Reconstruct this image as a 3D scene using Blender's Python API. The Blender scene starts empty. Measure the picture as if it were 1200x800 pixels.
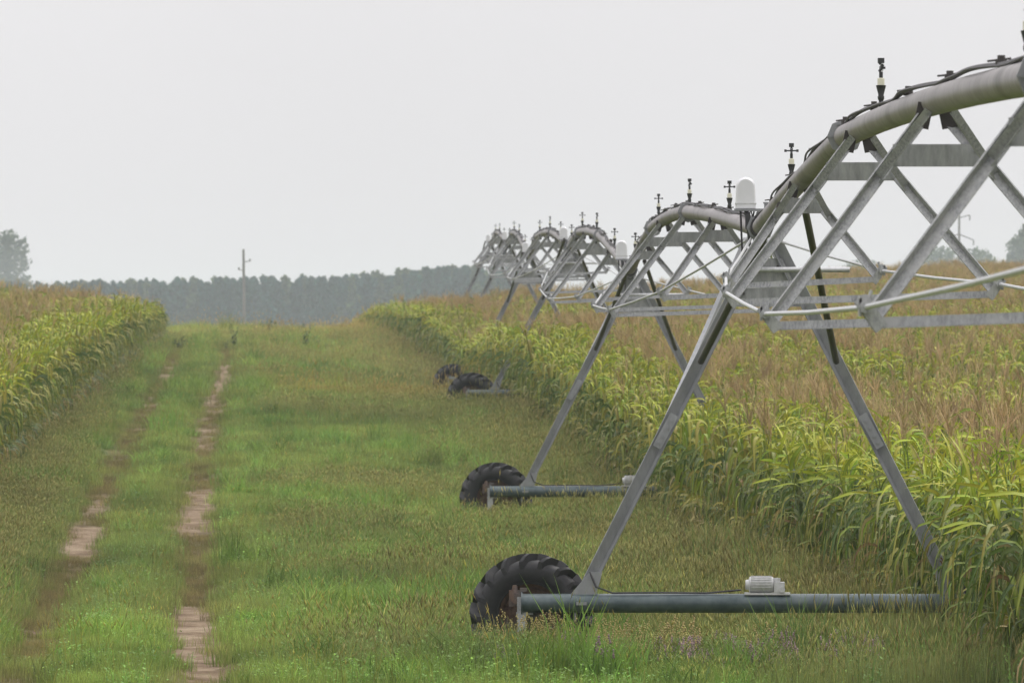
import bpy, math, random
import numpy as np
from mathutils import Vector, Matrix
random.seed(7); rng = np.random.default_rng(11)
S = bpy.context.scene
COL = S.collection
R = math.radians

# ------------------------------------------------------------ camera
FPX = 9000.0            # focal length in pixels of a 1200 px wide frame
ZC = 3.2                # camera height above the datum
cam_d = bpy.data.cameras.new('camera'); cam = bpy.data.objects.new('camera', cam_d); COL.objects.link(cam)
cam.location = (0, 0, ZC); cam.rotation_euler = (R(90), 0, 0)
cam_d.sensor_width = 36; cam_d.lens = 36 * FPX / 1200
cam_d.clip_start = 0.5; cam_d.clip_end = 9000
cam_d.dof.use_dof = True; cam_d.dof.focus_distance = 64; cam_d.dof.aperture_fstop = 13
S.camera = cam

# ------------------------------------------------------------ overcast sky
W = bpy.data.worlds.new('World'); S.world = W; W.use_nodes = True
nt = W.node_tree; nt.nodes.clear()
def N(t, typ, **kw):
    n = t.nodes.new(typ)
    for k, v in kw.items(): setattr(n, k, v)
    return n
out = N(nt, 'ShaderNodeOutputWorld'); bg = N(nt, 'ShaderNodeBackground'); bg.inputs['Strength'].default_value = 0.10
sky = N(nt, 'ShaderNodeTexSky', sky_type='NISHITA'); sky.sun_disc = False
SUN_EL, SUN_ROT = R(50), R(-40)
sky.sun_elevation = SUN_EL; sky.sun_rotation = SUN_ROT; sky.dust_density = 5; sky.air_density = 1.5
hs = N(nt, 'ShaderNodeHueSaturation'); hs.inputs['Saturation'].default_value = 0.15; hs.inputs['Value'].default_value = 0.35
nt.links.new(sky.outputs[0], hs.inputs['Color'])
tc = N(nt, 'ShaderNodeTexCoord'); sp = N(nt, 'ShaderNodeSeparateXYZ'); nt.links.new(tc.outputs['Generated'], sp.inputs[0])
mr = N(nt, 'ShaderNodeMapRange'); mr.inputs['From Min'].default_value = 0; mr.inputs['From Max'].default_value = 1
mr.inputs['To Min'].default_value = 8.8; mr.inputs['To Max'].default_value = 23
nt.links.new(sp.outputs['Z'], mr.inputs['Value'])
cl = N(nt, 'ShaderNodeTexNoise'); cl.inputs['Scale'].default_value = 7.0; cl.inputs['Detail'].default_value = 3
nt.links.new(tc.outputs['Generated'], cl.inputs['Vector'])
mc = N(nt, 'ShaderNodeMapRange'); mc.inputs['To Min'].default_value = 0.93; mc.inputs['To Max'].default_value = 1.07
nt.links.new(cl.outputs['Fac'], mc.inputs['Value'])
mm = N(nt, 'ShaderNodeMath', operation='MULTIPLY'); nt.links.new(mr.outputs[0], mm.inputs[0]); nt.links.new(mc.outputs[0], mm.inputs[1])
cloud = N(nt, 'ShaderNodeVectorMath', operation='SCALE'); cloud.inputs[0].default_value = (1.01, .992, 1.01)
nt.links.new(mm.outputs[0], cloud.inputs['Scale'])
mx = N(nt, 'ShaderNodeMix', data_type='RGBA'); mx.inputs['Factor'].default_value = 0.85
nt.links.new(hs.outputs[0], mx.inputs['A']); nt.links.new(cloud.outputs[0], mx.inputs['B'])
nt.links.new(mx.outputs['Result'], bg.inputs['Color']); nt.links.new(bg.outputs[0], out.inputs['Surface'])
sd = bpy.data.lights.new('sun', 'SUN'); sd.energy = 1.5; sd.angle = R(25); sd.color = (1, .97, .92)
sun = bpy.data.objects.new('sun', sd); COL.objects.link(sun)
sun.rotation_euler = (R(90) - SUN_EL, 0, R(140)); sun.location = (0, 0, 60)
# sun behind-left of the camera, high
S.view_settings.view_transform = 'Standard'; S.view_settings.look = 'None'
S.view_settings.exposure = 0.0; S.view_settings.gamma = 1.0; S.view_settings.use_curve_mapping = False
S.cycles.max_bounces = 6; S.cycles.diffuse_bounces = 3; S.cycles.volume_bounces = 1; S.cycles.transparent_max_bounces = 4
S.cycles.use_denoising = True

# ------------------------------------------------------------ materials
def mat(name):
    m = bpy.data.materials.new(name); m.use_nodes = True; m.node_tree.nodes.clear()
    o = N(m.node_tree, 'ShaderNodeOutputMaterial'); return m, m.node_tree, o
def ramp(t, stops):
    r = N(t, 'ShaderNodeValToRGB'); e = r.color_ramp.elements
    while len(e) < len(stops): e.new(0.5)
    for i, (p, c) in enumerate(stops): e[i].position = p; e[i].color = (*c, 1)
    return r
def metal(name, dark, light, metallic=.3, rough=.5, scale=14, stretch=1, stain=None, spec=.5):
    m, t, o = mat(name); L = t.links.new
    tc = N(t, 'ShaderNodeTexCoord'); mp = N(t, 'ShaderNodeMapping'); mp.inputs['Scale'].default_value = (1, 1, stretch)
    L(tc.outputs['Object'], mp.inputs[0])
    n1 = N(t, 'ShaderNodeTexNoise'); n1.inputs['Scale'].default_value = scale; n1.inputs['Detail'].default_value = 8; n1.inputs['Roughness'].default_value = .7
    L(mp.outputs[0], n1.inputs['Vector'])
    r = ramp(t, [(.32, dark), (.68, light)]); L(n1.outputs['Fac'], r.inputs[0]); col = r.outputs[0]
    if stain:
        n2 = N(t, 'ShaderNodeTexNoise'); n2.inputs['Scale'].default_value = scale * .12; n2.inputs['Detail'].default_value = 5
        L(tc.outputs['Object'], n2.inputs['Vector'])
        r2 = ramp(t, [(.5, (0, 0, 0)), (.72, (1, 1, 1))]); L(n2.outputs['Fac'], r2.inputs[0])
        mix = N(t, 'ShaderNodeMix', data_type='RGBA'); L(r2.outputs[0], mix.inputs['Factor']); L(col, mix.inputs['A']); mix.inputs['B'].default_value = (*stain, 1)
        col = mix.outputs['Result']
    b = N(t, 'ShaderNodeBsdfPrincipled'); b.inputs['Metallic'].default_value = metallic; b.inputs['Roughness'].default_value = rough
    b.inputs['Specular IOR Level'].default_value = spec
    L(col, b.inputs['Base Color'])
    bp = N(t, 'ShaderNodeBump'); bp.inputs['Strength'].default_value = .25; bp.inputs['Distance'].default_value = .004
    L(n1.outputs['Fac'], bp.inputs['Height']); L(bp.outputs[0], b.inputs['Normal'])
    L(b.outputs[0], o.inputs[0]); return m
M = {}
M['galv'] = metal('galvanised_steel', (.17, .173, .18), (.44, .445, .45), .15, .55, 75, .35, (.38, .38, .375))
M['galvleg'] = metal('weathered_leg_steel', (.20, .205, .215), (.32, .325, .335), .35, .5, 10, .3, (.21, .215, .225))
M['plate'] = metal('streaked_plate_steel', (.20, .205, .21), (.36, .365, .365), .4, .5, 18, .25)
M['pipe'] = metal('water_pipe_steel', (.125, .108, .106), (.26, .236, .236), .05, .45, 9, .5, (.08, .073, .067))
M['rod'] = metal('bright_rod_steel', (.36, .365, .37), (.58, .585, .59), .35, .35, 20)
M['beam'] = metal('dark_beam_steel', (.040, .060, .066), (.10, .128, .132), .3, .42, 7, 1, (.16, .17, .17))
M['tube'] = metal('dark_brown_tube_steel', (.028, .024, .024), (.06, .05, .048), .2, .5, 10)
M['blk'] = metal('black_plastic', (.012, .012, .013), (.03, .03, .032), 0, .45, 20)
M['cable'] = metal('black_cable_rubber', (.018, .016, .02), (.05, .045, .05), 0, .6, 30)
M['white'] = metal('pale_grey_plastic', (.58, .58, .60), (.66, .66, .68), 0, .4, 4)
M['cream'] = metal('cream_plastic', (.62, .60, .48), (.72, .70, .58), 0, .4, 8)
M['motor'] = metal('grey_motor_paint', (.40, .40, .40), (.58, .58, .58), .1, .5, 25)
M['tyre'] = metal('tyre_rubber', (.010, .010, .011), (.026, .024, .026), 0, .6, 9, 1, (.045, .038, .034), .35)
M['rust'] = metal('rusty_hub_steel', (.05, .028, .022), (.17, .10, .065), .1, .7, 18, 1, (.10, .10, .10))
M['wood'] = metal('grey_pole_wood', (.17, .17, .175), (.27, .265, .27), 0, .8, 3, .1)
M['bark'] = metal('tree_bark', (.06, .05, .04), (.12, .10, .08), 0, .9, 3)

def leafmat(name, mode, trans=.3, spec=.25, base=None):
    """mode 'attr': colour from the mesh's own 'lc' attribute, varied per plant; 'tint': x instancer tint"""
    m, t, o = mat(name); L = t.links.new
    a = N(t, 'ShaderNodeAttribute'); a.attribute_name = 'lc'; col = a.outputs['Color']
    oi = N(t, 'ShaderNodeObjectInfo')
    hsv = N(t, 'ShaderNodeHueSaturation')
    if mode == 'tint':
        b = N(t, 'ShaderNodeAttribute'); b.attribute_type = 'INSTANCER'; b.attribute_name = 'tint'
        mu = N(t, 'ShaderNodeMix', data_type='RGBA', blend_type='MULTIPLY'); mu.inputs['Factor'].default_value = 1
        L(col, mu.inputs['A']); L(b.outputs['Color'], mu.inputs['B']); col = mu.outputs['Result']
    vr = N(t, 'ShaderNodeMapRange'); vr.inputs['To Min'].default_value = .75; vr.inputs['To Max'].default_value = 1.25
    L(oi.outputs['Random'], vr.inputs['Value']); L(vr.outputs[0], hsv.inputs['Value'])
    m2 = N(t, 'ShaderNodeMath', operation='MULTIPLY'); m2.inputs[1].default_value = 7.13; L(oi.outputs['Random'], m2.inputs[0])
    m3 = N(t, 'ShaderNodeMath', operation='FRACT'); L(m2.outputs[0], m3.inputs[0])
    hr = N(t, 'ShaderNodeMapRange'); hr.inputs['To Min'].default_value = .485; hr.inputs['To Max'].default_value = .515
    L(m3.outputs[0], hr.inputs['Value']); L(hr.outputs[0], hsv.inputs['Hue']); L(col, hsv.inputs['Color'])
    d = N(t, 'ShaderNodeBsdfPrincipled'); d.inputs['Roughness'].default_value = .55; d.inputs['Specular IOR Level'].default_value = spec
    L(hsv.outputs[0], d.inputs['Base Color'])
    tr = N(t, 'ShaderNodeBsdfTranslucent'); L(hsv.outputs[0], tr.inputs['Color'])
    mi = N(t, 'ShaderNodeMixShader'); mi.inputs[0].default_value = trans; L(d.outputs[0], mi.inputs[1]); L(tr.outputs[0], mi.inputs[2])
    L(mi.outputs[0], o.inputs[0]); return m
M['corn'] = leafmat('corn_leaf', 'attr', .28, .3)
M['grass'] = leafmat('grass_blade', 'tint', .3, .15)
M['tree'] = leafmat('tree_leaf', 'attr', .25, .1)

def ground_mat():
    m, t, o = mat('meadow_ground'); L = t.links.new
    a = N(t, 'ShaderNodeAttribute'); a.attribute_name = 'gc'
    s = N(t, 'ShaderNodeAttribute'); s.attribute_name = 'soil'
    tc = N(t, 'ShaderNodeTexCoord')
    n = N(t, 'ShaderNodeTexNoise'); n.inputs['Scale'].default_value = 9; n.inputs['Detail'].default_value = 8; n.inputs['Roughness'].default_value = .75
    L(tc.outputs['Object'], n.inputs['Vector'])
    n2 = N(t, 'ShaderNodeTexNoise'); n2.inputs['Scale'].default_value = 1.6; n2.inputs['Detail'].default_value = 6
    L(tc.outputs['Object'], n2.inputs['Vector'])
    r = ramp(t, [(.38, (.10, .065, .040)), (.5, (.21, .15, .098)), (.62, (.33, .26, .18))]); 
    ad = N(t, 'ShaderNodeMath', operation='ADD'); L(n.outputs['Fac'], ad.inputs[0]); L(n2.outputs['Fac'], ad.inputs[1])
    hf = N(t, 'ShaderNodeMath', operation='MULTIPLY'); hf.inputs[1].default_value = .5; L(ad.outputs[0], hf.inputs[0]); L(hf.outputs[0], r.inputs[0])
    vr = N(t, 'ShaderNodeMapRange'); vr.inputs['From Min'].default_value = .3; vr.inputs['From Max'].default_value = .7; vr.inputs['To Min'].default_value = .6; vr.inputs['To Max'].default_value = 1.3
    L(n.outputs['Fac'], vr.inputs['Value'])
    g = N(t, 'ShaderNodeVectorMath', operation='SCALE'); L(a.outputs['Color'], g.inputs[0]); L(vr.outputs[0], g.inputs['Scale'])
    mi = N(t, 'ShaderNodeMix', data_type='RGBA'); L(s.outputs['Fac'], mi.inputs['Factor']); L(g.outputs[0], mi.inputs['A']); L(r.outputs[0], mi.inputs['B'])
    b = N(t, 'ShaderNodeBsdfPrincipled'); b.inputs['Roughness'].default_value = .95; b.inputs['Specular IOR Level'].default_value = .1
    L(mi.outputs['Result'], b.inputs['Base Color'])
    bp = N(t, 'ShaderNodeBump'); bp.inputs['Strength'].default_value = .8; bp.inputs['Distance'].default_value = .05; L(n.outputs['Fac'], bp.inputs['Height']); L(bp.outputs[0], b.inputs['Normal'])
    L(b.outputs[0], o.inputs[0]); return m
M['ground'] = ground_mat()

# ------------------------------------------------------------ mesh helpers
class MB:
    def __init__(s): s.v = []; s.f = []
    def frame(s, d, up=None):
        d = Vector(d).normalized(); u = Vector(up) if up else Vector((0, 0, 1))
        if abs(d.dot(u)) > .98: u = Vector((0, 1, 0))
        a = d.cross(u).normalized(); return d, a, a.cross(d).normalized()
    def tube(s, p0, p1, r, n=10, r1=None, caps=True, rings=1):
        p0, p1 = Vector(p0), Vector(p1); d, a, b = s.frame(p1 - p0); r1 = r if r1 is None else r1
        st = len(s.v)
        for j in range(rings + 1):
            q = j / rings; c = p0.lerp(p1, q); rr = r + (r1 - r) * q
            for i in range(n):
                t = 2 * math.pi * i / n; s.v.append(c + a * math.cos(t) * rr + b * math.sin(t) * rr)
        for j in range(rings):
            for i in range(n):
                k = st + j * n; s.f.append((k + i, k + (i + 1) % n, k + n + (i + 1) % n, k + n + i))
        if caps:
            s.f.append(tuple(st + i for i in range(n))[::-1]); s.f.append(tuple(st + rings * n + i for i in range(n)))
        return s
    def path(s, pts, r, n=6):
        pts = [Vector(p) for p in pts]; st = len(s.v)
        for k, p in enumerate(pts):
            d = (pts[min(k + 1, len(pts) - 1)] - pts[max(k - 1, 0)]); d, a, b = s.frame(d)
            for i in range(n):
                t = 2 * math.pi * i / n; s.v.append(p + a * math.cos(t) * r + b * math.sin(t) * r)
        for k in range(len(pts) - 1):
            for i in range(n):
                q = st + k * n; s.f.append((q + i, q + (i + 1) % n, q + n + (i + 1) % n, q + n + i))
        s.f.append(tuple(st + i for i in range(n))[::-1]); s.f.append(tuple(st + (len(pts) - 1) * n + i for i in range(n)))
        return s
    def obox(s, p0, p1, w, h, up=None, off=(0, 0)):
        """box along p0-p1; w across (a axis), h along b axis; off shifts in a,b"""
        p0, p1 = Vector(p0), Vector(p1); d, a, b = s.frame(p1 - p0, up); st = len(s.v)
        for p in (p0, p1):
            for (x, y) in ((-1, -1), (1, -1), (1, 1), (-1, 1)):
                s.v.append(p + a * (x * w / 2 + off[0]) + b * (y * h / 2 + off[1]))
        s.f += [(st + 3, st + 2, st + 1, st), (st + 4, st + 5, st + 6, st + 7)] + [(st + i, st + (i + 1) % 4, st + 4 + (i + 1) % 4, st + 4 + i) for i in range(4)]
        return s
    def angle(s, p0, p1, w, t=.008, up=None, flip=1, w2=None, roll=0):
        """L section: a flange across and a flange upright"""
        w2 = w2 or w; p0, p1 = Vector(p0), Vector(p1); d, a, b = s.frame(p1 - p0, up); st = len(s.v)
        q = Matrix.Rotation(R(roll), 3, d); a = q @ a; b = q @ b
        prof = [(0, 0), (w, 0), (w, t), (t, t), (t, w2), (0, w2)]
        for p in (p0, p1):
            for x, y in prof: s.v.append(p + a * (x - w / 2) * flip + b * (y - w2 / 2))
        n = 6
        fs = [(st + i, st + (i + 1) % n, st + n + (i + 1) % n, st + n + i) for i in range(n)]
        fs += [(st + 0, st + 1, st + 2, st + 3), (st + 0, st + 3, st + 4, st + 5)]
        fs += [(st + n, st + n + 3, st + n + 2, st + n + 1), (st + n, st + n + 5, st + n + 4, st + n + 3)]
        s.f += fs; return s
    def box(s, c, sz):
        x, y, z = c; return s.obox((x, y - sz[1] / 2, z), (x, y + sz[1] / 2, z), sz[0], sz[2])
    def prism(s, poly, y0, y1):
        """polygon in xz extruded in y"""
        st = len(s.v); n = len(poly)
        for y in (y0, y1):
            for x, z in poly: s.v.append(Vector((x, y, z)))
        s.f.append(tuple(st + i for i in range(n))); s.f.append(tuple(st + n + i for i in range(n))[::-1])
        s.f += [(st + (i + 1) % n, st + i, st + n + i, st + n + (i + 1) % n) for i in range(n)]; return s
    def lathe(s, prof, n=24, axis='Z', c=(0, 0, 0)):
        st = len(s.v); c = Vector(c)
        for (r, h) in prof:
            for i in range(n):
                t = 2 * math.pi * i / n; x, y = r * math.cos(t), r * math.sin(t)
                s.v.append(c + (Vector((x, y, h)) if axis == 'Z' else Vector((x, h, y)) if axis == 'Y' else Vector((h, x, y))))
        for j in range(len(prof) - 1):
            for i in range(n):
                k = st + j * n; s.f.append((k + i, k + (i + 1) % n, k + n + (i + 1) % n, k + n + i))
        return s
    def mesh(s, name, m, smooth=False, origin=(0, 0, 0), cols=None):
        me = bpy.data.meshes.new(name); o = Vector(origin)
        me.from_pydata([tuple(Vector(v) - o) for v in s.v], [], s.f); me.materials.append(m)
        if smooth: me.shade_smooth(); me.set_sharp_from_angle(angle=R(40))
        me.update(); return me
def obj(name, me, parent=None, loc=(0, 0, 0), rz=0, kind=None, label=None):
    o = bpy.data.objects.new(name, me); COL.objects.link(o); o.location = loc; o.rotation_euler[2] = rz
    if parent: o.parent = parent
    if kind: o['kind'] = kind
    if label: o['label'] = label
    return o
def thing(name, label, cat, loc=(0, 0, 0), rz=0, group=None, me=None):
    o = bpy.data.objects.new(name, me); COL.objects.link(o); o.location = loc; o.rotation_euler[2] = rz
    o['label'] = label; o['category'] = cat
    if group: o['group'] = group
    return o

# ------------------------------------------------------------ terrain
DD = np.arange(-60, 3700, 2.0)
def prof(d):
    k = sorted(d.items()); z = np.interp(DD, [a for a, _ in k], [b for _, b in k])
    g = np.exp(-np.arange(-10, 11) ** 2 / (2 * 2.5 ** 2)); g /= g.sum()
    return np.convolve(np.pad(z, 10, 'edge'), g, 'valid')
far = {600: -3.5, 1000: -5, 1500: -6, 2700: -5}
Z_ROAD = prof({-60: -1.6, 0: -1.6, 30: -2.4, 60: -3.0, 79: -3.0, 100: -2.98, 121: -2.72, 138: -2.3, 152: -2.02, 180: -1.55, 228: -.77, 260: -.25, 300: .30, 322: .42, 345: .2, 400: -1, **far})
Z_PIV = prof({-60: -1.6, 0: -1.7, 30: -2.4, 60: -3.05, 74: -3.09, 100: -3.12, 125.5: -3.02, 138: -2.5, 152: -2.15, 177: -1.56, 200: -1.75, 228: -1.95, 255: -1.1, 280: -.62, 300: -.3, 331: 0, 350: 0, 400: -1, **far})
Z_RIGHT = prof({-60: -1.6, 0: -1.7, 30: -2.4, 60: -3.05, 74: -3.1, 100: -3.1, 125: -2.8, 150: -2.1, 200: -1.2, 250: -.4, 300: .4, 350: 1.2, 400: 1.8, 440: 1.95, 520: .5, 700: -3, 1000: -5, 1500: -6, 2700: -5})
def zt(x, d):
    x = np.asarray(x, float); d = np.asarray(d, float)
    a, b, c = np.interp(d, DD, Z_ROAD), np.interp(d, DD, Z_PIV), np.interp(d, DD, Z_RIGHT)
    xl = -.041 * d; xp = 2.5 - .0125 * (d - 74); xr = np.maximum(.062 * d, xp + 4)
    xl = np.minimum(xl, xp - 3)
    s1 = np.clip((x - xl) / (xp - xl), 0, 1); s1 = s1 * s1 * (3 - 2 * s1)
    s2 = np.clip((x - xp) / (xr - xp), 0, 1); s2 = s2 * s2 * (3 - 2 * s2)
    return a + (b - a) * s1 + (c - b) * s2 + ZC
# value noise
_NG = rng.random((256, 256))
def vn(x, y, s):
    x = np.asarray(x, float) / s + 1000; y = np.asarray(y, float) / s + 1000
    xi = np.floor(x).astype(int); yi = np.floor(y).astype(int); fx = x - xi; fy = y - yi
    fx = fx * fx * (3 - 2 * fx); fy = fy * fy * (3 - 2 * fy)
    g = lambda a, b: _NG[a % 256, b % 256]
    return (g(xi, yi) * (1 - fx) + g(xi + 1, yi) * fx) * (1 - fy) + (g(xi, yi + 1) * (1 - fx) + g(xi + 1, yi + 1) * fx) * fy
def fbm(x, y, s): return .55 * vn(x, y, s) + .3 * vn(x + 31, y + 7, s / 2.3) + .15 * vn(x + 5, y + 77, s / 5)
SK = -.0375
def uof(x, d): return np.asarray(x) - SK * np.asarray(d)
RR_U, RL_U = -.3, -1.95          # wheel ruts
def edge_r(d): return np.interp(d, [0, 66, 74, 80, 125.5, 177, 228, 280, 345, 500], [7.4, 4.62, 4.30, 4.22, 2.45, .18, -1.12, -3.7, -6.7, -13])
def edge_l(d): return -5.5 - .0265 * np.asarray(d)
# how bare each rut is, by distance
RB_R = [(60, 1), (84, 1), (88, .75), (90, .35), (93, .7), (95, .25), (99, .2), (101, .6), (103, .3), (108, .5), (114, .35), (118, .95), (130, .9), (134, .35), (150, .45), (163, .6), (180, .6), (196, .9), (222, .95), (236, .4), (250, .2), (280, .1)]
RB_L = [(60, .5), (74, .3), (79, .3), (80.5, .85), (82, .5), (92, .3), (104, .55), (108, .95), (112, .85), (124, .8), (130, .35), (150, .45), (190, .5), (206, .55), (216, .95), (232, .9), (242, .4), (260, .1)]
def rut(u, d):
    """bareness 0..1 and closeness to a rut 0..1"""
    w = .325 + .24 * (fbm(u * 3, d, 1.2) - .5) * 2
    rb = np.interp(d, *zip(*RB_R)); lb = np.interp(d, *zip(*RB_L))
    cr = np.interp(d, [70, 79, 121, 152, 190, 228], [-.21, -.30, -.44, -.41, -.2, .06]); cL = np.interp(d, [70, 79, 121, 152, 190, 228], [-1.85, -1.91, -2.05, -1.92, -1.75, -1.58])
    a = np.clip(1.6 - np.abs(u - cr) / w, 0, 1); b = np.clip(1.6 - np.abs(u - cL) / w, 0, 1)
    brk = fbm(u * 1.3 + 11, d, 3.5); a = a * np.clip(.85 + rb * .9 + (brk - .5) * 2, .3, 1); b = b * np.clip(.62 + lb * .9 + (brk - .5) * 2, .25, 1)
    n = fbm(u * 2.5, d, 1.6)
    ba = np.clip((rb - .12 + (n - .5) * 1.3 - .22) * 2.0, 0, 1) * a
    bb = np.clip((lb - .12 + (n - .5) * 1.3 - .24) * 2.0, 0, 1) * b
    return np.maximum(ba, bb), np.maximum(a, b)
def lerp(a, b, t): return np.asarray(a) + (np.asarray(b) - np.asarray(a)) * np.asarray(t)[..., None]
GREEN, OLIVE, YEL, ORG, BRN = (.235, .29, .085), (.225, .262, .092), (.42, .38, .14), (.33, .265, .085), (.215, .165, .085)
DGREEN = (.155, .205, .066)
def cover(x, d):
    """meadow colour and tall-grass share at a place"""
    u = uof(x, d); n1 = fbm(u, d, 6 + 0 * u); n2 = fbm(u + 50, d * .45 + 9, 3.0); n3 = fbm(u - 20, d + 300, 1.3)
    er = edge_r(d) - np.asarray(x); el = np.asarray(x) - edge_l(d)
    tall = np.clip((3.4 - er) / 2.2, 0, 1) * .95
    tall = np.maximum(tall, np.clip((-2.35 - u) / .5, 0, 1) * .95)
    tall = np.maximum(tall, np.clip((n1 - .50) * 6, 0, 1) * np.clip((u - .4) / 1.0, 0, 1) * .75)
    tall = np.where((np.abs(d - 112) < 9) & (u > .8), np.maximum(tall, .4 * n2 + .15), tall)
    c = lerp(DGREEN, GREEN, np.clip((n2 - .15) * 2.2, 0, 1))
    c = lerp(c, (.24, .33, .07), np.clip((84 - d) / 8, 0, .6) * (tall < .5))
    c = lerp(c, OLIVE, np.clip(tall * .9 + (n3 - .5) * .5, 0, 1))
    band = np.exp(-((d - 200) / 11) ** 2) * np.clip((u - .5) / 1.5, 0, 1) * np.clip(n3 * 1.6, 0, 1)
    c = lerp(c, ORG, np.clip(band * .9, 0, .85))
    b2 = np.exp(-((d - 268) / 30) ** 2) * .3 + np.clip((d - 282) / 25, 0, 1) * .75
    c = lerp(c, YEL, np.clip(b2 * (.6 + n2 * .6), 0, 1))
    tall = np.where(d < 74.5, np.minimum(tall, .30), tall); tall = np.where(d > 250, tall * .45, tall)
    _, near = rut(u, d)
    c = lerp(c, BRN, np.clip(near * .95 * (.4 + n3), 0, .85) * np.where(d > 262, .25, 1))
    return c, tall
def strip(a, b, s): return list(np.arange(a, b, s))
us = [-700, -400, -200, -120, -70, -45, -30, -22, -17, -14] + strip(-12, -3, .5) + strip(-3, 1.0, .09) + strip(1.0, 9, .4) + [9, 11, 14, 18, 24, 32, 45, 70, 120, 200, 400, 700]
ds = strip(-60, 58, 6) + strip(58, 110, .3) + strip(110, 200, .6) + strip(200, 345, 1.2) + strip(345, 600, 12) + strip(600, 3700, 100)
U, D_ = np.meshgrid(np.array(us), np.array(ds)); Xg = U + SK * np.minimum(D_, 600)
Zg = zt(Xg, D_); u_ = uof(Xg, D_)
bare, near = rut(u_, D_); inr = (D_ > 55) & (D_ < 300)
Zg = Zg - np.where(inr, near * .09, 0) + (fbm(Xg * 2, D_ * 2, 2.5) - .5) * .06
gc, _ = cover(Xg, D_); soil = np.where(inr, bare, 0)
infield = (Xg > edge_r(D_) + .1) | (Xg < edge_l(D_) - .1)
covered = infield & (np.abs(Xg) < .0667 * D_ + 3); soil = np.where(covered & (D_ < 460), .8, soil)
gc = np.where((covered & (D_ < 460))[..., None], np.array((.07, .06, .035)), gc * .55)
nr, nc = U.shape
verts = np.stack([Xg, D_, Zg], -1).reshape(-1, 3)
ii = (np.arange(nr - 1)[:, None] * nc + np.arange(nc - 1)[None]).reshape(-1)
faces = np.stack([ii, ii + 1, ii + nc + 1, ii + nc], -1)
gm = bpy.data.meshes.new('ground'); gm.from_pydata(verts.tolist(), [], faces.tolist()); gm.materials.append(M['ground']); gm.shade_smooth()
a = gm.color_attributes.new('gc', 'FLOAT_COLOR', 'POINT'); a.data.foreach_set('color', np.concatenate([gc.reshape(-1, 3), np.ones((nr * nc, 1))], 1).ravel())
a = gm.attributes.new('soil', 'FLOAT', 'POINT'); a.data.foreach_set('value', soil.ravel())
obj('ground', gm, kind='structure')

# ------------------------------------------------------------ scatter by geometry nodes (uncountable cover only)
def protos(name, meshes):
    c = bpy.data.collections.new(name)
    for i, me in enumerate(meshes):
        o = bpy.data.objects.new('%s_%02d' % (name, i), me); c.objects.link(o)
    return c
def scatter(name, coll, P, rot, scl, idx, tint=None, m=None):
    me = bpy.data.meshes.new(name); me.from_pydata(P.tolist(), [], [])
    if m: me.materials.append(m)
    for nm, typ, arr, key in (('rot', 'FLOAT_VECTOR', rot, 'vector'), ('scl', 'FLOAT_VECTOR', scl, 'vector'), ('idx', 'INT', idx.astype(np.int32), 'value')):
        me.attributes.new(nm, typ, 'POINT').data.foreach_set(key, np.ascontiguousarray(arr).ravel())
    if tint is not None:
        me.attributes.new('tint', 'FLOAT_COLOR', 'POINT').data.foreach_set('color', np.concatenate([tint, np.ones((len(tint), 1))], 1).ravel())
    o = obj(name, me, kind='stuff')
    g = bpy.data.node_groups.new(name, 'GeometryNodeTree')
    g.interface.new_socket('Geometry', in_out='INPUT', socket_type='NodeSocketGeometry'); g.interface.new_socket('Geometry', in_out='OUTPUT', socket_type='NodeSocketGeometry')
    gi, go = N(g, 'NodeGroupInput'), N(g, 'NodeGroupOutput')
    ip = N(g, 'GeometryNodeInstanceOnPoints'); ci = N(g, 'GeometryNodeCollectionInfo')
    ci.inputs['Collection'].default_value = coll; ci.inputs['Separate Children'].default_value = True; ci.inputs['Reset Children'].default_value = True
    def att(nm, dt):
        n = N(g, 'GeometryNodeInputNamedAttribute', data_type=dt); n.inputs['Name'].default_value = nm; return n.outputs['Attribute']
    L = g.links.new
    L(gi.outputs[0], ip.inputs['Points']); L(ci.outputs[0], ip.inputs['Instance']); ip.inputs['Pick Instance'].default_value = True
    L(att('idx', 'INT'), ip.inputs['Instance Index']); L(att('scl', 'FLOAT_VECTOR'), ip.inputs['Scale'])
    er = N(g, 'FunctionNodeEulerToRotation'); L(att('rot', 'FLOAT_VECTOR'), er.inputs[0]); L(er.outputs[0], ip.inputs['Rotation'])
    L(ip.outputs[0], go.inputs[0])
    o.modifiers.new('scatter', 'NODES').node_group = g
    return o
def colmesh(name, V, F, C, m):
    me = bpy.data.meshes.new(name); me.from_pydata([tuple(v) for v in V], [], F); me.materials.append(m)
    me.color_attributes.new('lc', 'FLOAT_COLOR', 'POINT').data.foreach_set('color', np.concatenate([np.array(C), np.ones((len(C), 1))], 1).ravel().tolist())
    me.shade_smooth(); return me

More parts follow.
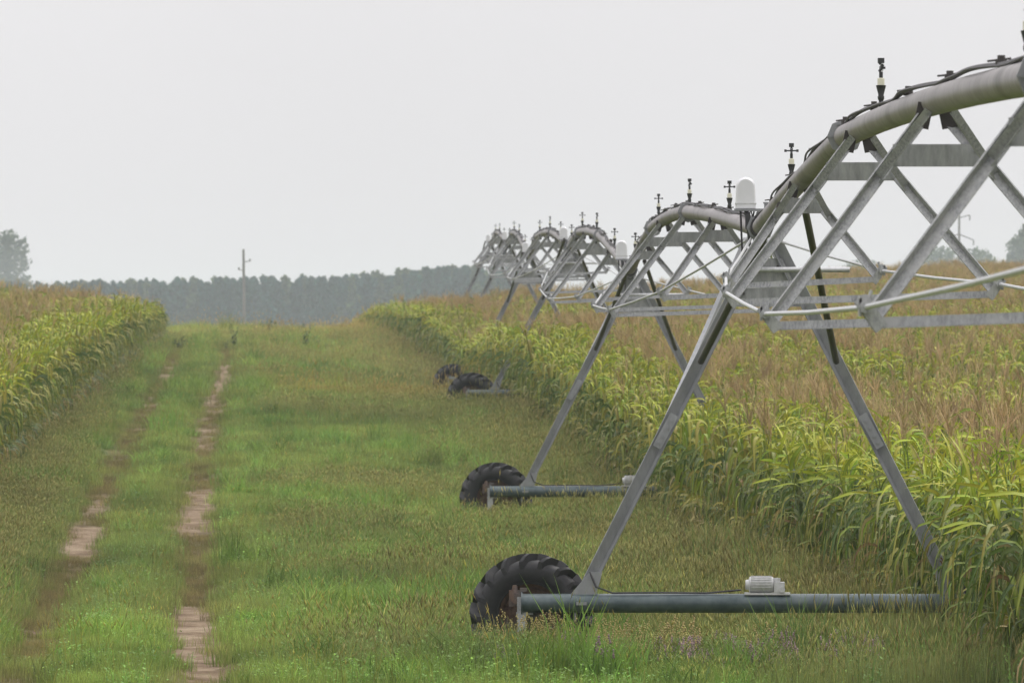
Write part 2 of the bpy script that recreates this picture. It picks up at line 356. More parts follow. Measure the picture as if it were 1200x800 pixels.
# ------------------------------------------------------------ corn
class PM:
    def __init__(s): s.V = []; s.F = []; s.C = []
    def add(s, o):
        k = len(s.V); s.V += o.V; s.C += o.C; s.F += [tuple(i + k for i in f) for f in o.F]
def corn_leaf(h, az, L, w, e0, e1, col, seg=8, twist=0., lean=0., kb=.2):
    p = PM(); x = y = 0.; r = 0; z = h; pos = Vector((0, 0, h)); ca, sa = math.cos(az), math.sin(az)
    for i in range(seg + 1):
        t = i / seg; q = min(1, max(0, (t - kb) / .62)); el = e0 + (e1 - e0) * (q * q * (3 - 2 * q))
        if i: pos = pos + Vector((ca * math.cos(el) + lean * t, sa * math.cos(el), math.sin(el))) * (L / seg)
        ww = w * (math.sin(math.pi * min(1, .18 + t * .82)) ** .6 if t < 1 else .04) * .5
        a2 = az + math.pi / 2; tw = twist * t
        side = Vector((math.cos(a2) * math.cos(tw), math.sin(a2) * math.cos(tw), math.sin(tw)))
        up = Vector((-ca * math.sin(el), -sa * math.sin(el), math.cos(el)))
        c = np.array(col) * (1.0 + .12 * t)
        p.V += [pos - side * ww + up * ww * .35, pos, pos + side * ww + up * ww * .35]
        rib = c * 1.35 + .02
        p.C += [c, rib, c]
        if i:
            k = 3 * i; p.F += [(k - 3, k - 2, k + 1, k), (k - 2, k - 1, k + 2, k + 1)]
    return p
def stem(pts, rad, cols, n=5):
    p = PM(); m = MB()
    for k, (q, r) in enumerate(zip(pts, rad)):
        for i in range(n):
            t = 2 * math.pi * i / n; p.V.append(Vector(q) + Vector((math.cos(t) * r, math.sin(t) * r, 0))); p.C.append(np.array(cols[k]))
    for k in range(len(pts) - 1):
        for i in range(n):
            q = k * n; p.F.append((q + i, q + (i + 1) % n, q + n + (i + 1) % n, q + n + i))
    return p
CG = [(.120, .165, .018), (.078, .118, .016), (.155, .195, .022), (.060, .095, .016), (.22, .235, .085), (.21, .195, .035)]
DRY = [(.30, .235, .10), (.26, .20, .08), (.36, .30, .15), (.24, .165, .07)]
def corn_variant(tassel, edge, rs, hh=None):
    r = random.Random(rs); H = hh or (1.95 if tassel else 1.86) * r.uniform(.94, 1.06)
    lx, ly = r.uniform(-.04, .10), r.uniform(-.05, .05)
    zs = [0, .5, 1.0, 1.5, H]
    st = stem([(lx * (z / H) ** 2, ly * (z / H) ** 2, z) for z in zs], [.014, .013, .011, .009, .006],
              [(.20, .20, .07), (.17, .21, .06), (.14, .2, .05), (.15, .21, .05), (.18, .22, .06)])
    leaves = []
    nl = 19 if edge else 13; a0 = r.uniform(0, 6.28)
    for i in range(nl):
        t = (i + .3) / nl; h = .12 + (H - .17) * t
        az = a0 + (i % 2) * math.pi + r.uniform(-.7, .7)
        L = (.42 + .40 * math.sin(math.pi * min(1, t * .85 + .1))) * r.uniform(.6, 1.25)
        w = r.uniform(.034, .062) * (1 if t < .85 else .75)
        if t < .36:
            dry = r.random() < (.85 if t < .18 else .5)
            col = r.choice(DRY) if dry else r.choice(CG)
            e0, e1 = r.uniform(.2, .8), r.uniform(-1.7, -1.2)
            if dry: w *= .6; e0 = r.uniform(-.4, .4); e1 = -1.55
        elif t < .8:
            col = r.choice(CG); e0, e1 = r.uniform(.9, 1.4), r.uniform(-1.56, -1.1)
            if r.random() < .07: col = r.choice(DRY)
        else:
            col = r.choice([(.23, .28, .018), (.17, .235, .018), (.29, .30, .026)]); e0, e1 = r.uniform(1.2, 1.5), r.uniform(-1.1, .8); L *= .85
        col = tuple(np.array(col) * r.uniform(.8, 1.2))
        lf = corn_leaf(h, az, L, w, e0, e1, col, twist=r.uniform(-2.6, 2.6), lean=.07 * t, kb=r.uniform(.0, .30))
        dx, dy = lx * (h / H) ** 2, ly * (h / H) ** 2
        lf.V = [v + Vector((dx, dy, 0)) for v in lf.V]; leaves.append(lf)
    parts = {'stalk': st, 'leaf': leaves}
    for k in range(1 if r.random() < .8 else 2):
        h = .85 + .15 * k + r.uniform(-.08, .08); az = a0 + k * math.pi + .4
        d = Vector((math.cos(az) * .5, math.sin(az) * .5, .85)).normalized(); b = Vector((0, 0, h))
        e = PM()
        for j, (s_, rr) in enumerate(((0, .012), (.05, .026), (.13, .028), (.19, .016), (.22, .006), (.25, .012))):
            q = b + d * s_
            for i in range(6):
                t2 = i * math.pi / 3; e.V.append(q + Vector((math.cos(t2) * rr, math.sin(t2) * rr, 0)))
                e.C.append(np.array((.19, .23, .08) if j < 4 else (.12, .06, .03)))
            if j:
                for i in range(6):
                    q6 = (j - 1) * 6; e.F.append((q6 + i, q6 + (i + 1) % 6, q6 + 6 + (i + 1) % 6, q6 + 6 + i))
        parts.setdefault('ear', []).append(e)
    if tassel:
        ta = PM(); top = Vector((lx, ly, H - .02)); tcx = r.choice([(.50, .36, .19), (.55, .42, .20), (.44, .30, .165)])
        ns = r.randint(6, 9)
        for i in range(ns):
            az = r.uniform(0, 6.28); el = 1.45 if i == 0 else r.uniform(1.0, 1.42); L = r.uniform(.22, .34) if i else .42
            b = top + Vector((0, 0, .05 + .12 * r.random() if i else 0)); p = b; k = len(ta.V); wv = .0044
            for j in range(4):
                t = j / 3; e2 = el - t * t * r.uniform(.1, .5) if i else el
                if j: p = p + Vector((math.cos(az) * math.cos(e2) + .1, math.sin(az) * math.cos(e2), math.sin(e2))) * (L / 3)
                w_ = wv * (1 if j < 3 else .3)
                ta.V += [p + Vector((w_, 0, 0)), p + Vector((-w_ * .5, w_ * .8, 0)), p + Vector((-w_ * .5, -w_ * .8, 0))]; ta.C += [np.array(tcx) * r.uniform(.8, 1.15)] * 3
                if j:
                    q = k + 3 * j
                    for s3 in range(3): ta.F.append((q - 3 + s3, q - 3 + (s3 + 1) % 3, q + (s3 + 1) % 3, q + s3))
        parts['tassel'] = ta
    return parts
def whole(parts, name):
    p = PM(); p.add(parts['stalk'])
    for k in ('leaf', 'ear'):
        for l in parts.get(k, []): p.add(l)
    if 'tassel' in parts: p.add(parts['tassel'])
    return colmesh(name, p.V, p.F, p.C, M['corn'])
NG_, NT_ = 5, 6
var_g = [corn_variant(False, False, 100 + i) for i in range(NG_)]
var_t = [corn_variant(True, False, 200 + i) for i in range(NT_)]
corn_coll = protos('corn_kind', [whole(v, 'corn_whole') for v in var_g + var_t])
def has_tassel(row, x, d):
    n = fbm(np.asarray(x) + 17, np.asarray(d) * .25, 2.2)
    m = row % 6
    base = np.where(row < 2, .08, np.where((m == 2) | (m == 3), .85, np.where((m == 4) | (m == 1), .52, .12)))
    return rng.random(len(row)) < np.clip(base + (n - .5) * .9, 0.02, .97)
def corn_points(edge, sgn, d0, d1, maxrow, step):
    X, Dv, Rw = [], [], []
    for r_ in range(maxrow):
        st = step * .82 if r_ < 3 else step if r_ < 6 else step * 1.2
        d = np.arange(d0, d1, st); d = d + rng.uniform(-.06, .06, len(d))
        x = edge(d) + sgn * (r_ * .76) + rng.normal(0, .05, len(d))
        keep = (np.abs(x) < .0667 * d + 3.6)
        keep &= ~((np.abs(d - 74) < .22) & (x < 5.0) & (sgn > 0))
        if r_ > 3: keep &= rng.random(len(d)) < np.clip(1.25 - d / 900, .6, 1)
        X.append(x[keep]); Dv.append(d[keep]); Rw.append(np.full(keep.sum(), r_))
    return np.concatenate(X), np.concatenate(Dv), np.concatenate(Rw)
def corn_height(x, d, e, far0, far1):
    k = 1.0 - .45 * np.clip((d - far0) / (far1 - far0), 0, 1) * np.clip(1.3 - np.abs(x - e) / 5, 0, 1)
    return k
xr_, dr_, rr_ = corn_points(edge_r, 1, 64, 436, 50, .20)
hk = corn_height(xr_, dr_, edge_r(dr_), 265, 345)
tr_ = has_tassel(rr_, xr_, dr_)
score = np.where((rr_ < 3) & (dr_ > 66.5), dr_ + rr_ * 9, 1e6) + np.where(600 + 9000 * (xr_ - .45) / dr_ > 1200, 1e5, 0)
order = np.argsort(score); hero = np.zeros(len(xr_), bool); hero[order[:300]] = True
def corn_attrs(x, d, hk, tas, r0):
    n = len(x); P = np.stack([x, d, zt(x, d) - .02], -1)
    rot = np.stack([rng.normal(0, .06, n), rng.normal(.05, .06, n), rng.uniform(-.6, .6, n) + np.where(rng.random(n) < .5, 0, math.pi)], -1)
    s = hk * rng.uniform(.9, 1.1, n) * (1 + (fbm(x, d, 9) - .5) * .25); scl = np.stack([s, s, s], -1)
    idx = np.where(tas, NG_ + rng.integers(0, NT_, n), rng.integers(0, NG_, n)); return P, rot, scl, idx
m_ = ~hero
P, ro, sc, ix = corn_attrs(xr_[m_], dr_[m_], hk[m_], tr_[m_], 0)
corn1 = scatter('corn_crop', corn_coll, P, ro, sc, ix); 
corn1['label'] = 'green and tan tasselled corn crop filling the field behind the irrigation towers'; corn1['category'] = 'corn crop'
xl_, dl_, rl_ = corn_points(edge_l, -1, 92, 288, 20, .20)
tl_ = has_tassel(rl_, xl_, dl_) & (rng.random(len(xl_)) < .5); hl = corn_height(xl_, dl_, edge_l(dl_), 225, 292) * 1.0
P, ro, sc, ix = corn_attrs(xl_, dl_, hl, tl_, 0)
corn2 = scatter('corn_crop', corn_coll, P, ro, sc, ix)
corn2['label'] = 'bright green corn crop at the left of the dirt track'; corn2['category'] = 'corn crop'
# the 300 nearest plants, one by one, with their parts
HV = []
for i in range(8):
    v = corn_variant(i % 4 == 3, True, 300 + i); m_one = {'stalk': colmesh('stalk', v['stalk'].V, v['stalk'].F, v['stalk'].C, M['corn'])}
    m_one['leaf'] = [colmesh('leaf', l.V, l.F, l.C, M['corn']) for l in v['leaf']]
    al = PM(); [al.add(l) for l in v['leaf']]
    m_one['foliage'] = colmesh('foliage', al.V, al.F, al.C, M['corn'])
    m_one['ear'] = [colmesh('ear', l.V, l.F, l.C, M['corn']) for l in v.get('ear', [])]
    if 'tassel' in v: m_one['tassel'] = colmesh('tassel', v['tassel'].V, v['tassel'].F, v['tassel'].C, M['corn'])
    HV.append(m_one)
hi = np.where(hero)[0]; hi = hi[np.argsort(dr_[hi])]
for n_, k in enumerate(hi):
    tas = tr_[k]; v = HV[(3, 7)[int(rng.integers(0, 2))] if tas else int(rng.choice([0, 1, 2, 4, 5, 6]))]
    dd_ = dr_[k]; roww = ('outermost row', 'second row', 'third row')[min(2, rr_[k])]
    where = ('in front of the nearest beam, right edge' if dd_ < 73.6 else 'just beyond the end of the nearest beam' if dd_ < 77 else
             'seen beside the nearest right leg' if dd_ < 82 else 'between nearest right leg and beam motor' if dd_ < 88 else 'seen above the motor of the nearest beam' if dd_ < 94 else 'seen left of the nearest beam motor')
    lab = ('tasselled' if tas else 'leafy') + ' corn plant, ' + roww + ' ' + where
    r0 = thing('corn_plant', lab, 'corn plant', (xr_[k], dr_[k], zt(xr_[k], dr_[k]) - .02), 0, 'corn plants along the near edge of the right field')
    r0.rotation_euler = (rng.normal(0, .07), rng.normal(.05, .07), rng.uniform(-.8, .8) + (math.pi if rng.random() < .5 else 0))
    s = 1.0 * rng.uniform(.88, 1.08); r0.scale = (s, s, s)
    obj('stalk', v['stalk'], r0)
    if rr_[k] == 0 and dr_[k] < 84:
        for l in v['leaf']: obj('leaf', l, r0)
    else: obj('foliage', v['foliage'], r0, kind='stuff')
    for e in v['ear']: obj('ear', e, r0)
    if 'tassel' in v: obj('tassel', v['tassel'], r0)

# ------------------------------------------------------------ meadow
def tuft(seed, n, rad, hmin, hmax, w, col, col2, seed_heads=0, sc=(.3, .18, .1), droop=.5, leafy=False):
    r = random.Random(seed); p = PM()
    for i in range(n):
        a = r.uniform(0, 6.28); q = rad * math.sqrt(r.random()); b = Vector((math.cos(a) * q, math.sin(a) * q, -.02)); h = r.uniform(hmin, hmax)
        la = r.uniform(0, 6.28); ln = r.uniform(.1, droop) * h; az = r.uniform(0, 3.14); sd_ = Vector((math.cos(az), math.sin(az), 0)) * w * r.uniform(.6, 1.2)
        c = np.array(col) * r.uniform(.75, 1.25) if r.random() < .7 else np.array(col2) * r.uniform(.75, 1.2)
        k = len(p.V); d = Vector((math.cos(la), math.sin(la), 0)) * ln
        p.V += [b - sd_ * .5, b + sd_ * .5, b + d * .35 + Vector((0, 0, h * .6)) - sd_ * .45, b + d * .35 + Vector((0, 0, h * .6)) + sd_ * .45, b + d + Vector((0, 0, h))]
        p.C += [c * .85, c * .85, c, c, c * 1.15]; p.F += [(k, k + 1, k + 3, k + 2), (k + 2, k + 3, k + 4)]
        if i < seed_heads:
            t = b + d + Vector((0, 0, h)); k = len(p.V); L = r.uniform(.05, .10); wv = r.uniform(.004, .007)
            dd = (d.normalized() * .5 + Vector((0, 0, 1))).normalized()
            c2 = np.array(sc) * r.uniform(.8, 1.2)
            p.V += [t - dd * .01, t + dd * L * .4 + Vector((wv, 0, 0)), t + dd * L * .4 + Vector((-wv, 0, 0)), t + dd * L * .4 + Vector((0, wv, 0)), t + dd * L * .4 + Vector((0, -wv, 0)), t + dd * L]
            p.C += [c2] * 6; p.F += [(k, k + 1, k + 3), (k, k + 3, k + 2), (k, k + 2, k + 4), (k, k + 4, k + 1), (k + 5, k + 3, k + 1), (k + 5, k + 2, k + 3), (k + 5, k + 4, k + 2), (k + 5, k + 1, k + 4)]
        if leafy:
            for j in range(5):
                z = h * (.3 + .14 * j); az2 = r.uniform(0, 6.28); o = b + d * (z / h) + Vector((0, 0, z)); L = r.uniform(.018, .042)
                q = Vector((math.cos(az2), math.sin(az2), r.uniform(0, .6))) * L; s2 = Vector((-math.sin(az2), math.cos(az2), 0)) * L * .33; k = len(p.V)
                p.V += [o, o + q * .5 + s2, o + q, o + q * .5 - s2]; c3 = c * r.uniform(.9, 1.3); p.C += [c3] * 4; p.F += [(k, k + 1, k + 2, k + 3)]
    return p
W1 = (1, 1, 1)   # blades carry relative tones; the place's own colour comes with the tint
meadow_meshes = []
def addk(*a, **k):
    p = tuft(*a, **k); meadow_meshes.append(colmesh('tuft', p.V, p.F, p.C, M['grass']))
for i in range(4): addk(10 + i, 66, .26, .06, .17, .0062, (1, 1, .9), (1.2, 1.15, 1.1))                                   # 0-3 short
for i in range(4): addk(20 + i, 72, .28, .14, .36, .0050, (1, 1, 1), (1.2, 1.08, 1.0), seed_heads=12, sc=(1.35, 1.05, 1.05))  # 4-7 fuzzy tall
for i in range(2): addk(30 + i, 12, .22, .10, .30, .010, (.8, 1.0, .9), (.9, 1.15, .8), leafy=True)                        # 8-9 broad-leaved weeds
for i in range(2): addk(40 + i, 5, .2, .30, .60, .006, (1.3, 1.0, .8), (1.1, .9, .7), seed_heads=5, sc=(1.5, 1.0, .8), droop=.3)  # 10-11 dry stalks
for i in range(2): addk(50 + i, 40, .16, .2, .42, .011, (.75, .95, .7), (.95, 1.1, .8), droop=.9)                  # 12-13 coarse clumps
meadow = protos('meadow_kind', meadow_meshes)
def meadow_pts():
    A = []
    for (d0, d1, dens) in ((66, 95, 30), (95, 135, 22), (135, 190, 13), (190, 345, 8)):
        w0 = 2 * .0667 * d1 + 4; n = int((d1 - d0) * w0 * dens)
        d = rng.uniform(d0, d1, n); x = rng.uniform(-w0 / 2, w0 / 2, n); A.append(np.stack([x, d], -1))
    A = np.concatenate(A); x, d = A[:, 0], A[:, 1]
    k = (x > edge_l(d) - .25) & (x < edge_r(d) + .3) & (np.abs(x) < .0667 * d + 1)
    x, d = x[k], d[k]; u = uof(x, d); bare, near = rut(u, d); inr = d < 300
    k = ~(inr & (rng.random(len(x)) < bare * 1.05)) 
    x, d, near = x[k], d[k], near[k]; return x, d, near * (d < 300)
x, d, near = meadow_pts(); n = len(x)
c, tall = cover(x, d)
rnd = rng.random(n); typ = np.where(rnd < tall, 4 + rng.integers(0, 4, n), np.where(rnd > .90 - .16 * (d < 82), 8 + rng.integers(0, 2, n), rng.integers(0, 4, n)))
wcl = np.clip((fbm(x + 40, d + 80, 1.4) - .56) * 4, 0, .8); typ = np.where(rng.random(n) < wcl, rng.choice([8, 9, 12, 13], n), typ); typ = np.where(rng.random(n) < .035, rng.integers(10, 12, n), typ)
typ = np.where(near > .5, rng.integers(0, 4, n), typ)
s = rng.uniform(.75, 1.25, n) * (1 - .45 * near) * np.where(d > 190, 1.35, 1.0); hz = s * (.45 + 1.15 * fbm(x, d, 1.5)) * np.where(rng.random(len(x)) < .06, 1.5, 1)
er = edge_r(d) - x
hz = hz * np.where(typ >= 4, .8 + .35 * np.clip((2.5 - er) / 2, 0, 1) + .25 * ((d < 100) & (er < 5.2)), 1)
hz = np.where((d > 69) & (d < 74.5) & (np.abs(x - .35) < 1.0), hz * .72, hz)
hz = np.where((d > 203) & (d < 229) & (er < 2.6), hz * .45, hz)
u = uof(x, d)
tint = c * (rng.uniform(.8, 1.2, n)[:, None]) * ((.60 + .8 * fbm(x + 9, d, .8)) * (.8 + .4 * fbm(x + 70, d * .6, 3.5)))[:, None]
P = np.stack([x, d, zt(x, d) - near * .08], -1)
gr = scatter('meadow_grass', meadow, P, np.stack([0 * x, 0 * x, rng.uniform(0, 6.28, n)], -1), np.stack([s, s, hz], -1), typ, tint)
gr['label'] = 'green and olive meadow grass around the two wheel ruts'; gr['category'] = 'grass'

# flowering and dry weeds by the nearest wheel and beam: stuff too
wm = []
def head_weed(seed, n, h0, h1, heads, hc, lc=(.10, .17, .05), big=.016):
    p = tuft(seed, n, .14, h0, h1, .008, lc, (.14, .2, .05), leafy=True); r = random.Random(seed)
    for i in range(heads):
        a = r.uniform(0, 6.28); q = .16 * r.random(); t = Vector((math.cos(a) * q, math.sin(a) * q, r.uniform(h0, h1) * 1.02)); c2 = np.array(hc) * r.uniform(.8, 1.2)
        for j in range(4):
            k = len(p.V); o = t + Vector((r.uniform(-.012, .012), r.uniform(-.012, .012), -.022 * j)); w = big * r.uniform(.5, 1)
            p.V += [o + Vector((w, 0, 0)), o + Vector((0, w, 0)), o + Vector((-w, 0, 0)), o + Vector((0, -w, 0)), o + Vector((0, 0, w * 1.4)), o - Vector((0, 0, w))]
            p.C += [c2] * 6; p.F += [(k, k + 1, k + 4), (k + 1, k + 2, k + 4), (k + 2, k + 3, k + 4), (k + 3, k, k + 4), (k + 1, k, k + 5), (k + 2, k + 1, k + 5), (k + 3, k + 2, k + 5), (k, k + 3, k + 5)]
    return colmesh('weed', p.V, p.F, p.C, M['tree'])
wm = [head_weed(50 + i, 16, .30, .52, 9, (.34, .24, .25)) for i in range(3)] + [head_weed(60 + i, 12, .25, .55, 10, (.44, .36, .15), (.17, .19, .06), .013) for i in range(3)] + [head_weed(70 + i, 22, .22, .50, 0, (1, 1, 1), (.15, .22, .05)) for i in range(3)]
wc = protos('weed_kind', wm)
def wpatch(n, cx, cd, sx, sdv, kinds):
    x = rng.normal(cx, sx, n); d = np.maximum(rng.normal(cd, sdv, n), 68); return x, d, rng.choice(kinds, n)
pp = [wpatch(110, 1.3, 71.0, .55, .8, [3, 4, 5, 6]), wpatch(60, .15, 72.6, .45, .35, [3, 4, 5, 6, 7]), wpatch(110, 1.9, 70.2, .8, .9, [0, 6, 7, 8, 7, 6]), wpatch(160, 2.6, 70.2, 1.0, 1.1, [6, 7, 8, 0]), wpatch(60, .4, 70.2, .8, .8, [6, 7, 8]), wpatch(40, 3.1, 72.6, .9, .4, [6, 7, 8]),
      wpatch(40, -.1, 124, .6, .7, [3, 4, 5, 6]), wpatch(60, 3.0, 95, 1.5, 6, [6, 7, 8]), wpatch(160, 0, 95, 3.5, 22, [6, 7, 8, 8]), wpatch(40, 1.2, 113, 1.0, 4, [0, 3, 4])]
x = np.concatenate([a[0] for a in pp]); d = np.concatenate([a[1] for a in pp]); ty = np.concatenate([a[2] for a in pp])
k = (x < edge_r(d) - .2) & (uof(x, d) > .4); x, d, ty = x[k], d[k], ty[k]; n = len(x); s = rng.uniform(.5, 1.0, n) * np.where(d > 80, .6, 1)
wd = scatter('flowering_weeds', wc, np.stack([x, d, zt(x, d)], -1), np.stack([0 * x, 0 * x, rng.uniform(0, 6, n)], -1), np.stack([s, s, s], -1), ty)
wd['label'] = 'pink-headed and dry tan weeds round the nearest wheel and beam'; wd['category'] = 'weeds'

# ------------------------------------------------------------ irrigation machine
TW = [(74.0, 2.47, 1.06), (125.5, 2.02, 1.13), (177.0, 1.36, 2.15), (228.5, .52, 2.44), (280.0, -.14, 3.5), (331.5, -.9, 4.1)]   # distance, x, pipe height above the lens
H = 4.15
PIPE_X = [2.38, 1.92, 1.32, .53, -.14, -.9]

def make_tyre():
    m = MB(); r = .52
    prof_ = [(.29, -.085), (.30, -.12), (.315, -.122), (.33, -.135), (.385, -.158), (.43, -.16), (.47, -.148), (.498, -.12), (.512, -.07), (.516, 0), (.512, .07), (.498, .12), (.47, .148), (.43, .16), (.385, .158), (.315, .122), (.29, .085), (.29, -.085)]
    m.lathe(prof_, 48, 'Y')
    nl = 17
    for side in (-1, 1):
        for i in range(nl):
            a0 = 2 * math.pi * (i + (.5 if side > 0 else 0)) / nl
            st = len(m.v); K = 4
            for j in range(K + 1):
                t = j / K; yy = side * (.005 + .158 * min(1, t * 1.15)); aa = a0 + .26 * t; wa = .026 + .020 * t
                ri = .500 - max(0, t - .5) * .12; ro = .575 if t < .6 else .575 - (t - .6) * .17
                for (rad, da) in ((ri, -wa), (ro, -wa * .8), (ro, wa * .8), (ri, wa)):
                    m.v.append(Vector((math.cos(aa + da) * rad, yy, math.sin(aa + da) * rad)))
            for j in range(K):
                q = st + 4 * j
                for s_ in range(4): m.f.append((q + s_, q + (s_ + 1) % 4, q + 4 + (s_ + 1) % 4, q + 4 + s_))
            m.f.append((st, st + 1, st + 2, st + 3)); q = st + 4 * K; m.f.append((q + 3, q + 2, q + 1, q))
    return m.mesh('tyre', M['tyre'], True)
ME = {'tyre': make_tyre()}
ME['rim'] = MB().lathe([(.292, -.115), (.275, -.10), (.25, -.03), (.18, -.01), (.12, -.045), (.0, -.045)], 32, 'Y').lathe([(.292, .10), (.27, .09), (.25, .04), (.18, .03), (.0, .03)], 32, 'Y').mesh('rim', M['rust'], True)
hb = MB().lathe([(0, -.19), (.07, -.19), (.085, -.16), (.085, -.05), (.12, -.045)], 16, 'Y')
for i in range(8): a = i * math.pi / 4; hb.tube((math.cos(a) * .1, -.07, math.sin(a) * .1), (math.cos(a) * .1, -.03, math.sin(a) * .1), .012, 6)
ME['hub'] = hb.mesh('hub', M['rust'], True)
# gearbox with its mounting leg
ME['gearbox'] = MB().box((0, -.16, .02), (.20, .16, .22)).tube((0, -.16, .02), (0, -.30, .02), .075, 14).tube((-.02, -.2, .1), (-.02, -.2, .20), .05, 10, .03).box((.10, -.2, .14), (.10, .12, .05)).mesh('gearbox', M['rust'], True)
BZ = .57; AX = .45; HB = 2.37
beam = MB().tube((-HB, 0, BZ), (HB, 0, BZ), .092, 24, rings=1)
for s_ in (-1, 1): beam.tube((s_ * HB, 0, BZ), (s_ * (HB + .012), 0, BZ), .108, 24)
ME['base_beam'] = beam.mesh('base_beam', M['beam'], True)
for s_ in (-1, 1):
    bk = MB(); bk.box((s_ * (HB + .005), -.02, BZ - .16), (.09, .012, .44)).box((s_ * (HB - .02), .06, BZ - .10), (.16, .12, .02))
    ME['end_bracket', s_] = bk.mesh('end_bracket', M['galv'])
for s_ in (-1, 1):
    ft = MB(); ft.prism([(s_ * 1.92, BZ + .07), (s_ * 1.66, BZ + .07), (s_ * 1.60, BZ + .30), (s_ * 1.72, BZ + .30)], -.03, .03).box((s_ * 1.80, 0, BZ + .0), (.10, .205, .03))
    ft.tube((s_ * 1.86, 0, BZ + .10), (s_ * 1.86, 0, BZ - .18), .012, 6)
    ME['leg_foot', s_] = ft.mesh('leg_foot', M['galvleg'])
TOP = H - .10
def legs():
    L = []
    for s_ in (-1, 1):
        p0 = Vector((s_ * 1.80, 0, BZ + .06)); p1 = Vector((s_ * .06, 0, TOP + .02))
        mid = p0.lerp(p1, .46)
        a = MB().angle(p0, mid.lerp(p1, .06), .112, .012, (0, -1, 0), s_, .085, roll=-20 * s_).mesh('leg', M['galvleg'])
        b = MB().angle(mid, p1, .115, .010, (0, -1, 0), s_, .085, roll=-20 * s_).mesh('leg', M['galvleg'])
        mb2 = p0.lerp(p1, .66); c = MB().tube(mb2 + Vector((0, -.06, 0)), Vector((s_ * .10, -9.6, H + .08)), .032, 12).mesh('leg_brace', M['tube'], True)
        d = MB().angle(mid + Vector((0, .06, .1)), Vector((s_ * .10, 6.0, H + .05)), .07, .008, (0, 0, 1), s_).mesh('leg_brace', M['galvleg'])
        L.append((a, b, c, d, mid))
    return L
LEGS = legs()
SPL = []
for (a, b, c, d_, mid) in LEGS:
    dd = (Vector((0, 0, TOP)) - mid).normalized(); sm = MB().obox(mid - dd * .16 + Vector((0, -.052, 0)), mid + dd * .2 + Vector((0, -.052, 0)), .085, .008, (0, -1, 0))
    for k_ in (-.11, -.04, .05, .13): v_ = mid + dd * k_ + Vector((0, -.056, 0)); sm.tube(v_, v_ + Vector((0, -.016, 0)), .013, 6)
    SPL.append(sm.mesh('splice_plate', M['galvleg']))
BOLT = MB().tube((0, 0, 0), (0, -.018, 0), .015, 6).mesh('bolt', M['tube'])
ME['gusset_plate'] = MB().prism([(-.13, TOP - .16), (.13, TOP - .16), (.33, TOP - .56), (-.33, TOP - .56)], .012, .022).mesh('gusset_plate', M['plate'])
ME['cross_tube'] = MB().tube((-.28, -.09, 3.78), (.78, -.09, 3.78), .026, 12).mesh('cross_tube', M['rod'], True)
ME['cross_angle'] = MB().angle((-.36, .04, TOP - .60), (.36, .04, TOP - .60), .05, .007).mesh('cross_angle', M['galv'])
mo = MB(); 
mo.lathe([(0, -.16), (.045, -.16), (.05, -.13), (.076, -.12), (.076, .10), (.06, .115), (0, .115)], 20, 'X', (0, 0, .095))
for i in range(20):
    a = 2 * math.pi * i / 20
    if math.sin(a) > -.55: mo.obox((-.11, math.cos(a) * .082, .095 + math.sin(a) * .082), (.09, math.cos(a) * .082, .095 + math.sin(a) * .082), .006, .006)
ME['motor_body'] = mo.mesh('motor_body', M['motor'], True)
ME['motor_gearbox'] = MB().box((.165, 0, .07), (.10, .15, .10)).tube((.14, -.02, .12), (.14, -.02, .16), .035, 12).box((.05, 0, .008), (.44, .15, .02)).tube((.19, -.09, .05), (.19, .09, .05), .03, 10).mesh('motor_gearbox', M['motor'], True)
# control box: rounded top cover
def cover_box():
    m = MB(); w, h, dp = .10, .30, .10; P0 = []
    poly = [(-w, 0), (w, 0), (w * .90, h * .72)] + [(w * .90 * math.cos(t), h * .72 + h * .28 * math.sin(t)) for t in np.linspace(.15, math.pi - .15, 11)] + [(-w * .90, h * .72)]
    n = len(poly); st = 0
    ys = [(-dp, .86), (-dp * .8, .97), (-dp * .5, 1), (dp * .5, 1), (dp * .8, .97), (dp, .86)]
    for y, k in ys:
        for x, z in poly: m.v.append(Vector((x * k, y, z * (k * .5 + .5) if z > .01 else 0)))
    for j in range(len(ys) - 1):
        for i in range(n): m.f.append((j * n + i, j * n + (i + 1) % n, (j + 1) * n + (i + 1) % n, (j + 1) * n + i))
    m.f.append(tuple(range(n))[::-1]); m.f.append(tuple((len(ys) - 1) * n + i for i in range(n)))
    return m
ME['box_cover'] = cover_box().mesh('box_cover', M['white'], True)
ME['cover_band'] = MB().box((0, 0, .045), (.204, .206, .012)).mesh('cover_band', M['motor'])
ME['mounting_plate'] = MB().box((.07, 0, -.015), (.36, .24, .022)).tube((.20, 0, 0), (.20, 0, .045), .022, 10).tube((.20, 0, .045), (.20, 0, .06), .032, 10).mesh('mounting_plate', M['galvleg'])
ME['box_post'] = MB().tube((0, 0, -.02), (.05, 0, -.42), .014, 8).tube((.15, 0, -.02), (.09, 0, -.30), .012, 8).box((.02, -.1, -.12), (.05, .03, .16)).box((.12, -.08, -.10), (.04, .04, .12)).mesh('box_post', M['blk'], True)
def loopcable(a, b, sag, r=.008, n=9, y=0):
    pts = [(a[0] + (b[0] - a[0]) * t, a[1] + (b[1] - a[1]) * t + y * math.sin(math.pi * t), a[2] + (b[2] - a[2]) * t - sag * math.sin(math.pi * t)) for t in np.linspace(0, 1, n)]
    return MB().path(pts, r).mesh('cable', M['cable'], True)
CB = [loopcable((-.05, -.05, -.02), (-.02, -.06, -.72), .02, .010), loopcable((.02, -.08, -.03), (.16, -.06, -.05), .22, .009), loopcable((.0, -.05, -.03), (.28, 0, -.05), .30, .008, y=-.05),
      loopcable((.08, -.06, -.03), (-.02, -.05, -.45), .05, .008), loopcable((.12, -.06, -.03), (.05, -.05, -.55), -.03, .009), loopcable((.05, -.08, -.02), (.20, -.08, -.30), .10, .007)]
